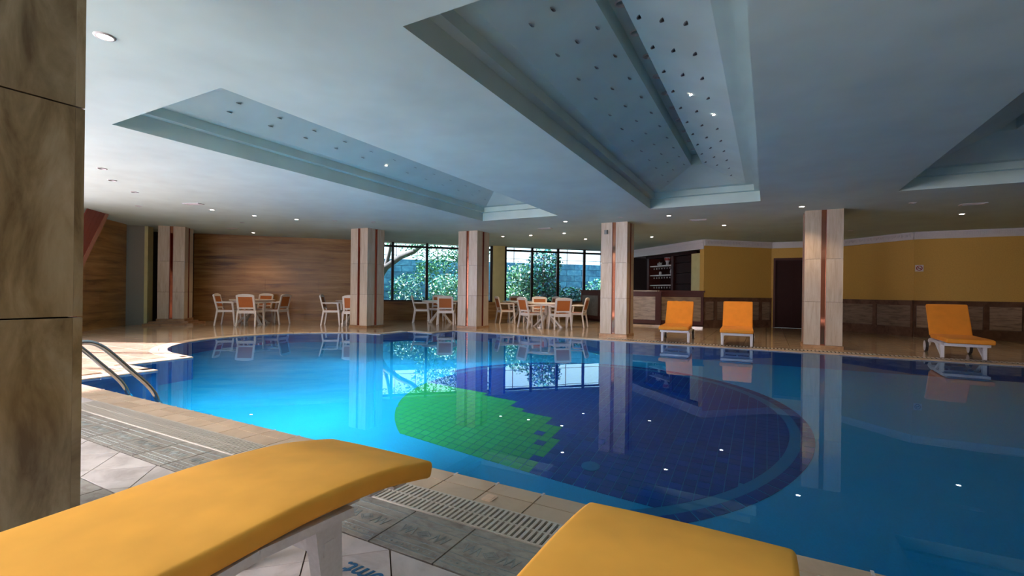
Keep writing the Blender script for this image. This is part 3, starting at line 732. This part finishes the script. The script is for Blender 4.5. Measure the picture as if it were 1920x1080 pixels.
# air vents
for k, (x, y, lb) in enumerate([(-10.22, 5.26, 'pale rectangular ceiling vent at left above the curved pool end'), (-1.39, 11.46, 'slotted ceiling vent in front of the bar'), (3.27, 11.46, 'dark slotted ceiling vent at far right'), (-13.35, 7.9, 'slotted ceiling vent above the far left table'), (-5.2, 11.39, 'slotted ceiling vent over the two window tables')]):
    v = empty('air_vent', (x, y, H), R_(0 if k else 20), lb, 'vent', 'ceiling air vents')
    q = MB(); q.box(-.18, .18, -.08, -.06, -.012, 0); q.box(-.18, .18, .06, .08, -.012, 0); q.box(-.18, -.15, -.06, .06, -.012, 0); q.box(.15, .18, -.06, .06, -.012, 0); q.build('frame', M['lamp_ring'], v)
    q = MB(); q.box(-.15, .15, -.06, .06, -.003, 0); q.build('grille_back', M['vent_dark'], v)
    for j in range(3):
        q = MB(); q.box(-.15, .15, -.04+.035*j, -.03+.035*j, -.010, -.003); q.build('slat', M['lamp_ring'], v)

# ------------------------------------------------------------------ loungers
def sweep_pad(path, w, th, name, mat, parent, nr=5, rad=None, sub=6, wr=.0):
    """rounded cushion swept along a (y, z) path; z is the top of the pad; seams and soft wrinkles in the surface"""
    P = [Vector((0, y, z)) for y, z in path]
    pts = []
    for k in range(len(P)-1):
        for s_ in range(sub): 
            t_ = s_/sub; p0 = P[max(k-1, 0)]; p1 = P[k]; p2 = P[k+1]; p3_ = P[min(k+2, len(P)-1)]
            pts.append(.5*((2*p1)+(-p0+p2)*t_+(2*p0-5*p1+4*p2-p3_)*t_*t_+(-p0+3*p1-3*p2+p3_)*t_**3))
    pts.append(P[-1]); r = rad or th*.26
    # end roundings
    secs = []
    n_ = len(pts)
    for k, p in enumerate(pts):
        d = (pts[min(k+1, n_-1)]-pts[max(k-1, 0)]).normalized(); nn = Vector((0, -d.z, d.y))
        if nn.z < 0 and abs(d.z) < .9: nn = -nn
        secs.append([p, d, nn, 0.0])
    if nn.z < 0: pass
    out = []
    e = r
    for j in range(5):
        a = math.pi/2*j/4; out.append([secs[0][0]-secs[0][1]*(-e*(1-math.sin(a))), secs[0][1], secs[0][2], e*(1-math.sin(a)) if 0 else e*(1-math.sin(a))])
    mid = secs[1:-1]
    for s_ in mid:
        if (s_[0]-secs[0][0]).length > e*1.05 and (s_[0]-secs[-1][0]).length > e*1.05: out.append(s_)
    for j in range(5):
        a = math.pi/2*(4-j)/4; out.append([secs[-1][0]-secs[-1][1]*(e*(1-math.sin(a))), secs[-1][1], secs[-1][2], e*(1-math.sin(a))])
    # shift first group: start point moves from e inwards out to the end
    for j in range(5):
        a = math.pi/2*j/4; out[j] = [secs[0][0]+secs[0][1]*(e*(1-math.cos(a)) if 0 else e*(1-math.sin(math.pi/2*(j)/4))), secs[0][1], secs[0][2], e*(1-math.cos(math.pi/2*(4-j)/4))]
    for j in range(5):
        t_ = j/4
        out[j] = [secs[0][0]+secs[0][1]*e*(1-math.cos(math.pi/2*t_)), secs[0][1], secs[0][2], e*(1-math.sin(math.pi/2*t_))]
        out[-5+j] = [secs[-1][0]-secs[-1][1]*e*(1-math.cos(math.pi/2*(1-t_))), secs[-1][1], secs[-1][2], e*(1-math.sin(math.pi/2*(1-t_)))]
    mb = MB(); i0 = 0; ring_n = None
    nx = 9
    for ki, (p, d, nn, ins) in enumerate(out):
        sec = []
        W, T_ = w/2-ins, th
        top, bot = -ins, -th+ins
        rr = min(r, (top-bot)/2*.98)
        corners = [(W-rr, top-rr, 0), (-W+rr, top-rr, 90), (-W+rr, bot+rr, 180), (W-rr, bot+rr, 270)]
        for ci, (x, z, a0) in enumerate(corners):
            for q in range(nr): a = R_(a0+90*q/(nr-1)); sec.append((x+rr*math.cos(a), z+rr*math.sin(a)))
            if ci in (0, 2):
                xa, xb = sec[-1][0], corners[ci+1][0]
                for q in range(1, nx): 
                    xx = xa+(xb-xa)*q/nx; zz = sec[-1][1] if q == 1 else zz0
                    if q == 1: zz0 = zz
                    dz = 0
                    if ci == 0: dz = .004*math.sin(math.pi*q/nx)+wr*(math.sin(ki*.9+q*1.7)+math.sin(q*2.3-ki*.5))*.5
                    sec.append((xx, zz0+dz))
        ring_n = len(sec)
        for x, z in sec: mb.v.append(tuple(p+Vector((x, 0, 0))+nn*z))
    K = len(out)
    for k in range(K-1):
        for j in range(ring_n): mb.f.append((k*ring_n+j, k*ring_n+(j+1) % ring_n, (k+1)*ring_n+(j+1) % ring_n, (k+1)*ring_n+j)); mb.m.append(0)
    mb.f.append(tuple(range(ring_n))); mb.f.append(tuple((K-1)*ring_n+j for j in reversed(range(ring_n)))); mb.m += [0, 0]
    return mb.build(name, mat, parent, smooth=True)
def lounger(loc, rz, label, raised, cush='cushion', prof=None, group='sun loungers on the far deck', wrinkle=0.0, brace=True):
    """foot end at local y=0 pointing to -y, head towards +y"""
    root = empty('sun_lounger', loc, rz, label, 'sun lounger', group); W = .60
    if prof is None: prof = [(0.0, .355), (.15, .362), (.45, .362), (.85, .36), (1.16, .36)]
    c1 = sweep_pad(prof, W, .075 if brace else .068, 'seat_cushion', M[cush], root, wr=wrinkle)
    hy, hz = prof[-1]
    if raised:
        by, bz = math.cos(R_(raised)), math.sin(R_(raised)); Lb = .66
        bp_ = [(hy+.02, hz-.01), (hy+.02+by*Lb*.35, hz+bz*Lb*.35), (hy+.02+by*Lb*.7, hz+bz*Lb*.7), (hy+.02+by*Lb, hz+bz*Lb)]
    else: bp_ = [(hy+.02, hz), (hy+.3, hz-.005), (hy+.72, hz-.01)]; by, bz, Lb = 1, 0, .7
    sweep_pad(bp_, W, .075, 'back_cushion', M[cush], root, wr=wrinkle)
    # side rails
    for s_ in (-1, 1):
        q = MB(); x = s_*.27
        rail = [(.42, prof[2][1]-.092), (.75, prof[3][1]-.090), (1.2, prof[-1][1]-.10), (1.9, .235)] if brace is False else [(.20, prof[1][1]-.115), (.7, prof[2][1]-.115), (1.22, .245)]
        for k in range(len(rail)-1): q.bar((x, *rail[k]), (x, *rail[k+1]), .045, .045 if brace else .028)
        q.build('side_rail', M['lounger_plastic'], root)
        q = MB(); z_t = rail[1][1]      # tapered front leg with a diagonal brace
        lx = x-s_*.03 if not brace else x; ly = .50 if not brace else .46; q.bar((lx, ly, z_t-.03 if not brace else z_t+.02), (lx, ly-.03, 0), .055, .10, upv=(0, 1, 0), w2=.045, t2=.07)
        if brace: q.bar((x, .86, z_t-.01), (x, .46, .02), .03, .06, upv=(0, 1, 0), w2=.025, t2=.035)
        q.build('leg', M['lounger_plastic'], root)
        wy = 1.42 if brace else 1.63; q = MB(); q.tube([(x, wy-.50, .235), (x, wy-.25, .255), (x, wy-.10, .235), (x, wy, .13)], [.03, .032, .03, .025], 8); q.build('wheel_arm', M['lounger_plastic'], root)
        T = Matrix.Translation((s_*.31, wy, .112)) @ Matrix.Rotation(R_(90), 4, 'Y')
        q = MB(); q.lathe([(.108, -.022), (.112, -.018), (.112, .018), (.108, .022)], 18, T=T, mi=1); q.lathe([(.096, -.026), (.098, .026)], 18, T=T, mi=0); q.lathe([(.02, -.032), (.02, .032)], 10, T=T, mi=0)
        q.build('wheel', [M['lounger_plastic'], M['rubber']], root)
    for y in ((.50, .8, 1.18, 1.85) if not brace else (.22, .46, 1.18)): q = MB(); q.box(-.27, .27, y-.02, y+.02, .20 if y > .3 else prof[0][1]-.135, .245 if y > .3 else prof[0][1]-.09); q.build('cross_bar', M['lounger_plastic'], root)
    q = MB()
    for k in range(9):
        y = .16+k*.12
        import bisect
        zz = prof[0][1]
        for j in range(len(prof)-1):
            if prof[j][0] <= y <= prof[j+1][0]: zz = prof[j][1]+(prof[j+1][1]-prof[j][1])*(y-prof[j][0])/(prof[j+1][0]-prof[j][0])
        q.box(-.26, .26, y-.035, y+.035, zz-.088, zz-.076)
    q.build('seat_slats', M['lounger_plastic'], root)
    q = MB()
    nb = Vector((0, -bz, by)) if raised else Vector((0, 0, 1))
    a0 = Vector((0, hy+.03, hz-.10)); a1 = a0+Vector((0, by, bz))*Lb*.97
    for s_ in (-1, 1): q.bar(a0+Vector((s_*.25, 0, 0)), a1+Vector((s_*.25, 0, 0)), .04, .035)
    for k in range(5): c_ = a0+(a1-a0)*(k+.5)/5; q.bar(c_-Vector((.25, 0, 0)), c_+Vector((.25, 0, 0)), .05, .015, upv=nb)
    if raised: q.bar(a0+(a1-a0)*.6, (0, hy+.12, .25), .03, .03)
    q.build('back_frame', M['lounger_plastic'], root)
    return root
# the two in the foreground, foot ends to the pool
FG1 = [(0.0, .350), (.10, .372), (.30, .405), (.60, .418), (.90, .405), (1.25, .39)]
lounger((-1.49, 1.545, 0), R_(180), 'yellow cushioned lounger whose foot end crosses the lower left foreground', 0, 'cushion', FG1, 'loungers in the foreground', brace=False)
FG2 = [(0.0, .350), (.10, .365), (.30, .378), (.60, .38), (.90, .37), (1.25, .36)]
lounger((-.22, 1.52, 0), R_(180), 'yellow cushioned lounger cut off by the bottom edge, right of centre', 0, 'cushion', FG2, 'loungers in the foreground', brace=False)
lounger((-1.72, 10.30, 0), R_(4), 'yellow lounger with creased cushion in front of the bar corner', 52, 'cushion_o', wrinkle=.012)
lounger((-.52, 10.26, 0), R_(2), 'orange yellow lounger facing the pool, between bar and doorway pillar', 55, 'cushion_o')
lounger((2.95, 10.36, 0), R_(-3), 'orange lounger with wheels seen from the side by right wall', 58, 'cushion_o')

# ------------------------------------------------------------------ chairs and tables
def chair_proto():
    root = empty('garden_chair', (0, 0, 0), 0, 'x', 'chair')
    m_ = M['white_plastic']
    for s_ in (-1, 1):      # faces +y ; back at -y
        q = MB(); q.bar((s_*.235, -.20, .44), (s_*.25, -.27, 0), .04, .045, upv=(0, 1, 0), w2=.032, t2=.035); q.build('leg', m_, root)
        q = MB(); q.bar((s_*.25, .21, .44), (s_*.27, .25, 0), .04, .05, upv=(0, 1, 0), w2=.032, t2=.035); q.build('leg', m_, root)
        q = MB(); q.bar((s_*.25, .21, .43), (s_*.275, .19, .63), .035, .045, upv=(0, 1, 0))
        q.tube([(s_*.275, .22, .625), (s_*.28, .19, .648), (s_*.28, .05, .655), (s_*.265, -.12, .65), (s_*.24, -.25, .655)], [.018, .022, .024, .022, .018], 8); q.build('armrest', m_, root)
    q = MB(); q.prism([(-.24, -.21), (.24, -.21), (.255, .10), (.24, .23), (.12, .26), (-.12, .26), (-.24, .23), (-.255, .10)], .415, .44); q.box(-.23, .23, -.22, -.19, .36, .42); q.box(-.24, .24, .20, .23, .37, .42); q.box(-.25, -.225, -.2, .22, .38, .42); q.box(.225, .25, -.2, .22, .38, .42); q.build('seat', m_, root)
    q = MB(); q.prism([(-.19, -.14), (.19, -.14), (.20, .16), (-.20, .16)], .44, .448); q.build('seat_panel', M['rattan'], root)
    T = Matrix.Translation((0, -.205, .43)) @ Matrix.Rotation(R_(14), 4, 'X')
    q = MB()
    for s_ in (-1, 1): q.box(s_*.215-.025, s_*.215+.025, -.018, .018, 0, .44, 0, T)
    q.box(-.20, .20, -.014, .014, .06, .105, 0, T)
    Tb = T @ Matrix.Rotation(R_(90), 4, 'X')
    q.prism([(-.24, .40), (.24, .40), (.235, .44), (.18, .465), (.07, .48), (-.07, .48), (-.18, .465), (-.235, .44)], -.016, .016, 0, Tb)
    q.build('back_frame', m_, root)
    q = MB(); q.box(-.192, .192, -.007, .007, .105, .40, 0, T); q.build('back_panel', M['rattan'], root)
    return root
def table_proto():
    root = empty('round_table', (0, 0, 0), 0, 'x', 'table'); m_ = M['white_plastic']
    q = MB(); q.lathe([(.56, .690), (.60, .698), (.605, .715), (.598, .725), (.55, .728)], 32); q.build('table_top', m_, root)
    q = MB(); q.lathe([(.53, .655), (.53, .69)], 24); q.build('apron', m_, root)
    for k in range(4):
        a = math.pi/4+k*math.pi/2; c_, s_ = math.cos(a), math.sin(a)
        q = MB(); q.bar((c_*.07, s_*.07, .66), (c_*.09, s_*.09, .34), .06, .05, upv=(c_, s_, 0)); q.bar((c_*.09, s_*.09, .36), (c_*.46, s_*.46, .02), .06, .045, upv=(0, 0, 1)); q.box(-.04, .04, -.05, .05, 0, .03, 0, Matrix.Translation((c_*.46, s_*.46, 0)) @ Matrix.Rotation(a, 4, 'Z')); q.build('leg', m_, root)
    return root
CP = chair_proto(); TP_ = table_proto(); usedc = [0, 0]
def put(kind, x, y, rz, label, group):
    src = CP if kind == 'c' else TP_; i = 0 if kind == 'c' else 1
    o = src if not usedc[i] else copy_tree(src); usedc[i] = 1
    o.location = (x, y, 0.001); o.rotation_euler.z = rz; o['label'] = label; o['group'] = group
def camxy(px, d):       # plan point on the image column px at distance d ahead
    X = (px-960)/880*d; return X*math.cos(TH)-d*math.sin(TH), X*math.sin(TH)+d*math.cos(TH)
# facing angle given in the camera's own frame: 0 = faces away from camera, 90 = faces image left, -90 = image right
def chair(px, d, face, label, g_='white garden chairs'): x, y = camxy(px, d); put('c', x, y, TH+R_(face), label, g_)
def table(px, d, label): x, y = camxy(px, d); put('t', x, y, TH+R_(10), label, 'round white tables')
table(474, 13.85, 'round white table at far left, by the travertine wall')
chair(429, 13.35, -78, 'white chair seen side on, leftmost of all the chairs')
chair(470, 13.1, 4, 'white chair with its rattan back to camera at leftmost table')
chair(489, 14.68, 176, 'white chair against the travertine wall behind the leftmost table')
chair(519, 14.0, 82, 'white chair on the right side of the leftmost table, facing left')
table(668, 14.6, 'round white table half hidden behind the pillar left of windows')
chair(624, 13.9, -80, 'white chair side on, left of the table behind a pillar')
chair(664, 13.5, 4, 'white chair with rattan back, half hidden by the left pillar edge')
table(826, 15.5, 'round white table below the left garden window')
chair(791, 15.4, -82, 'white chair side on at left of the left window table')
chair(837, 14.7, 2, 'white chair, back to camera, beside the pillar between windows')
chair(820, 16.45, 176, 'white chair under the window sill behind left window table')
table(975, 16.35, 'round white table under the right window, farther of two')
table(1028, 14.1, 'round white table nearest the bar, in front of right window')
chair(948, 15.6, -72, 'white chair side on just right of the pillar between windows')
chair(967, 17.3, 180, 'white chair close under right window, behind the farther table')
chair(995, 13.75, -58, 'white chair turned half right, its rattan back to the camera')
chair(1002, 16.2, 150, 'white chair between the two window tables, mostly hidden')
chair(1013, 15.15, 180, 'white chair facing the camera behind the table nearest the bar')
chair(1030, 16.7, 120, 'white chair far back by the right window, near the bar')
chair(1051, 13.35, 12, 'white chair with back to camera at table nearest the bar')
chair(1083, 14.3, 68, 'white chair nearest the bar front, facing left')

# ------------------------------------------------------------------ pool ladder
ld = empty('pool_ladder', (-5.31, 2.29, 0), 0, 'chrome pool ladder with two curved handrails beside the near pillar', 'ladder')
for s_ in (-.285, .285):
    path = [(s_, .03, -1.1), (s_, .03, -.3), (s_, .01, -.04), (s_, -.06, .12), (s_, -.22, .31), (s_, -.35, .46), (s_, -.42, .53), (s_, -.50, .575), (s_, -.58, .575), (s_, -.66, .53), (s_, -.71, .42), (s_, -.72, .2), (s_, -.72, 0.003)]
    P = []
    for k in range(len(path)-1):
        p0, p1, p2, p3_ = (Vector(path[max(0, min(len(path)-1, k+j))]) for j in (-1, 0, 1, 2))
        for t_ in (0, .25, .5, .75): P.append(.5*((2*p1)+(-p0+p2)*t_+(2*p0-5*p1+4*p2-p3_)*t_*t_+(-p0+3*p1-3*p2+p3_)*t_**3))
    P.append(Vector(path[-1]))
    MB().tube(P, .021, 12).build('handrail', M['steel'], ld, smooth=True)
    MB().lathe([(.05, .002), (.05, .012), (.03, .025)], 16, (s_, -.72, 0)).build('flange', M['steel'], ld)
for z in (-.35, -.65, -.95): q = MB(); q.box(-.27, .27, -.01, .07, z-.015, z+.015); q.build('rung', M['steel'], ld)

# added, unseen underwater fill lamps in the near wall, brightening the pool floor
for x, en in ((-5.1, 780), (-3.9, 480)):
    r = empty('pool_fill_lamp', (x, 2.235, -.75), 0, 'added unseen round fill lamp under water in the near pool wall', 'lamp', 'added pool fill lamps')
    T = Matrix.Rotation(R_(-90), 4, 'X')
    MB().lathe([(.13, 0), (.13, .02), (.10, .03)], 20, T=T).build('rim', M['steel'], r)
    MB().lathe([(.095, .028), (.06, .036)], 20, T=T).build('lens', plain('fill_lamp_lens', (1, 1, 1), .4, emit=(.6, .85, 1), es=4), r)
    l_ = lamp('pool_fill_beam', 'SPOT', (0, .06, 0), (-.30, 1, -.30), en, (.80, .95, 1), spot_size=R_(125), spot_blend=1.0, shadow_soft_size=.09); l_.parent = r

# ------------------------------------------------------------------ garden outside
nW = Vector((-.70711, .70711))
def GP(px, d, z): x, y = camxy(px, d); return Vector((x, y, z))
mb = MB(); c_ = Vector((-10, 13.9)); 
mb.prism([tuple(c_+DW*-14+nW*.25), tuple(c_+DW*12+nW*.25), tuple(c_+DW*14+nW*22), tuple(c_+DW*-14+nW*22)], -.3, -.1)
o = mb.build('garden_ground', M['garden_soil']); tag(o, kind='structure')
# stone wall of coursed blocks, 4 m beyond the glass
gw = empty('garden_wall', (0, 0, 0), 0, kind='structure')
gb = {}
q = MB(); q.box(-9.5, 13.2, -.10, .10, -.1, 2.38); p = c_+nW*4.3; q.build('backing', M['garden_stone'], gw, loc=(p.x, p.y, 0), rz=R_(45))
for r in range(9):
    for k in range(-12, 17):
        w = .78; x = k*w+(r % 2)*.39; p = c_+DW*x+nW*4.3
        key = (r+k) % 4
        if key not in gb: q = MB(); q.box(-w/2+.008, w/2-.008, -.15, .15+.01*key, .008, .272); gb[key] = q.mesh('stone_block', M['garden_stone'])
        o = share('stone_block', gb[key], gw, (p.x, p.y, -.1+r*.28), R_(45))
# foliage
def foliage(mb, centers, n_, size, nm=3):
    for _ in range(n_):
        c, rad = random.choice(centers); c = Vector(c)
        while True:
            p = Vector((random.uniform(-1, 1), random.uniform(-1, 1), random.uniform(-1, 1)))
            if p.length < 1: break
        p = Vector((p.x*rad[0], p.y*rad[1], p.z*rad[2]))+c
        s_ = size*random.uniform(.6, 1.3); a = Vector((random.uniform(-1, 1), random.uniform(-1, 1), random.uniform(-.8, .5))).normalized()
        b_ = a.cross(Vector((random.uniform(-1, 1), random.uniform(-1, 1), random.uniform(-1, 1)))).normalized(); nn = a.cross(b_)
        mi = random.randrange(nm)
        i = len(mb.v)
        mb.v += [tuple(p), tuple(p+a*s_*.5+b_*s_*.28-nn*s_*.06), tuple(p+a*s_), tuple(p+a*s_*.5-b_*s_*.28-nn*s_*.06)]
        mb.f += [(i, i+1, i+2), (i, i+2, i+3)]; mb.m += [mi, mi]
def plant(name, base, stems, centers, n_, size, mats, label, cat, group=None):
    root = empty(name, base, 0, label, cat, group); B = Vector(base)
    q = MB()
    for path, rad in stems: q.tube([Vector(p)-B for p in path], rad, 8)
    q.build('trunk' if cat == 'tree' else 'stems', M['bark'], root, smooth=True)
    q = MB(); foliage(q, [(Vector(c)-B, r) for c, r in centers], n_, size, len(mats)); o = q.build('foliage', [M[m_] for m_ in mats], root); tag(o, kind='stuff')
t0 = GP(640, 18.6, -.1)
plant('leaning_tree', tuple(t0), [([t0, GP(690, 18.5, .9), GP(722, 18.4, 1.95), GP(750, 18.3, 2.35), GP(775, 18.2, 2.55), GP(800, 18.2, 2.95)], [.22, .18, .14, .11, .09, .04]), ([GP(722, 18.4, 1.95), GP(730, 18.3, 2.6), GP(735, 18.3, 3.4)], [.09, .07, .04])],
      [(GP(815, 18.3, 2.5), (1.2, 1.0, .6)), (GP(840, 18.4, 2.1), (.8, .8, .55)), (GP(770, 18.5, 3.0), (1.4, 1.0, .35)), (GP(800, 18.6, 1.8), (.5, .6, .5)), (GP(880, 18.6, 2.5), (.9, .9, .5))], 2400, .11, ['leaf0', 'leaf2', 'leaf1'], 'leaning tree with a curved bare trunk outside left window', 'tree')
t1 = GP(1018, 19.5, -.1)
plant('garden_tree', tuple(t1), [([t1, GP(1020, 19.5, 1.2), GP(1018, 19.5, 2.6)], [.10, .08, .05])],
      [(GP(1020, 19.5, 2.2), (.75, .75, .75)), (GP(1012, 19.4, 1.3), (.9, .9, .7)), (GP(1030, 19.3, .7), (1.0, .8, .6))], 3200, .14, ['leaf1', 'leaf3', 'leaf0'], 'dense dark leafy tree outside the middle of right window', 'tree')
shr = [('climbing shrub scattered over the garden wall below the left window', 760, 19.3, .9, .8, .9, 900), ('bush with painted pale highlights outside the left window beside the pillar', 838, 19.6, 1.1, .9, .7, 1500),
       ('low dark bush at the foot of garden wall, left window', 800, 19.2, .25, 1.5, .5, 1400), ('bright leafy bush outside the left pane of right window', 972, 19.4, 1.3, .8, 1.0, 1700),
       ('low bush below the left pane of right window', 975, 19.0, .25, 1.0, .55, 1300), ('leafy bush outside the third pane of right window', 1072, 20.2, .7, .9, .6, 1900),
       ('bush outside the last window pane beside the bar', 1125, 20.9, .8, .9, .9, 1500)]
for k, (lb, px, d, z, rx, rz_, n_) in enumerate(shr):
    p = GP(px, d, z); b_ = (p.x, p.y, -.1)
    mats = [['leaf0', 'leaf1', 'leaf4'], ['leaf4', 'leaf1', 'leaf2'], ['leaf0', 'leaf3', 'leaf1'], ['leaf2', 'leaf0', 'leaf4'], ['leaf0', 'leaf1'], ['leaf1', 'leaf3', 'leaf0'], ['leaf3', 'leaf1', 'leaf2']][k]
    plant('garden_shrub', b_, [([Vector(b_), p], [.03, .015]), ([Vector(b_), p+Vector((.3, .1, .1))], [.025, .01])], [(p, (rx, rx*.8, rz_))], n_, .12, mats, lb, 'shrub', 'shrubs outside the windows')
# thin fence on top of the garden wall
fn = empty('garden_fence', (0, 0, 0), 0, 'thin metal fence on top of the garden wall', 'fence')
for k in range(-9, 12):
    p = c_+DW*(k*.9)+nW*4.3; q = MB(); q.box(-.015, .015, -.015, .015, 2.42, 3.5); q.build('post', M['frame_metal'], fn, loc=(p.x, p.y, 0))
for z in (2.6, 3.4):
    q = MB(); a = c_+DW*-8.2+nW*4.3; b_ = c_+DW*10+nW*4.3; q.bar((a.x, a.y, z), (b_.x, b_.y, z), .02, .02); q.build('rail', M['frame_metal'], fn)
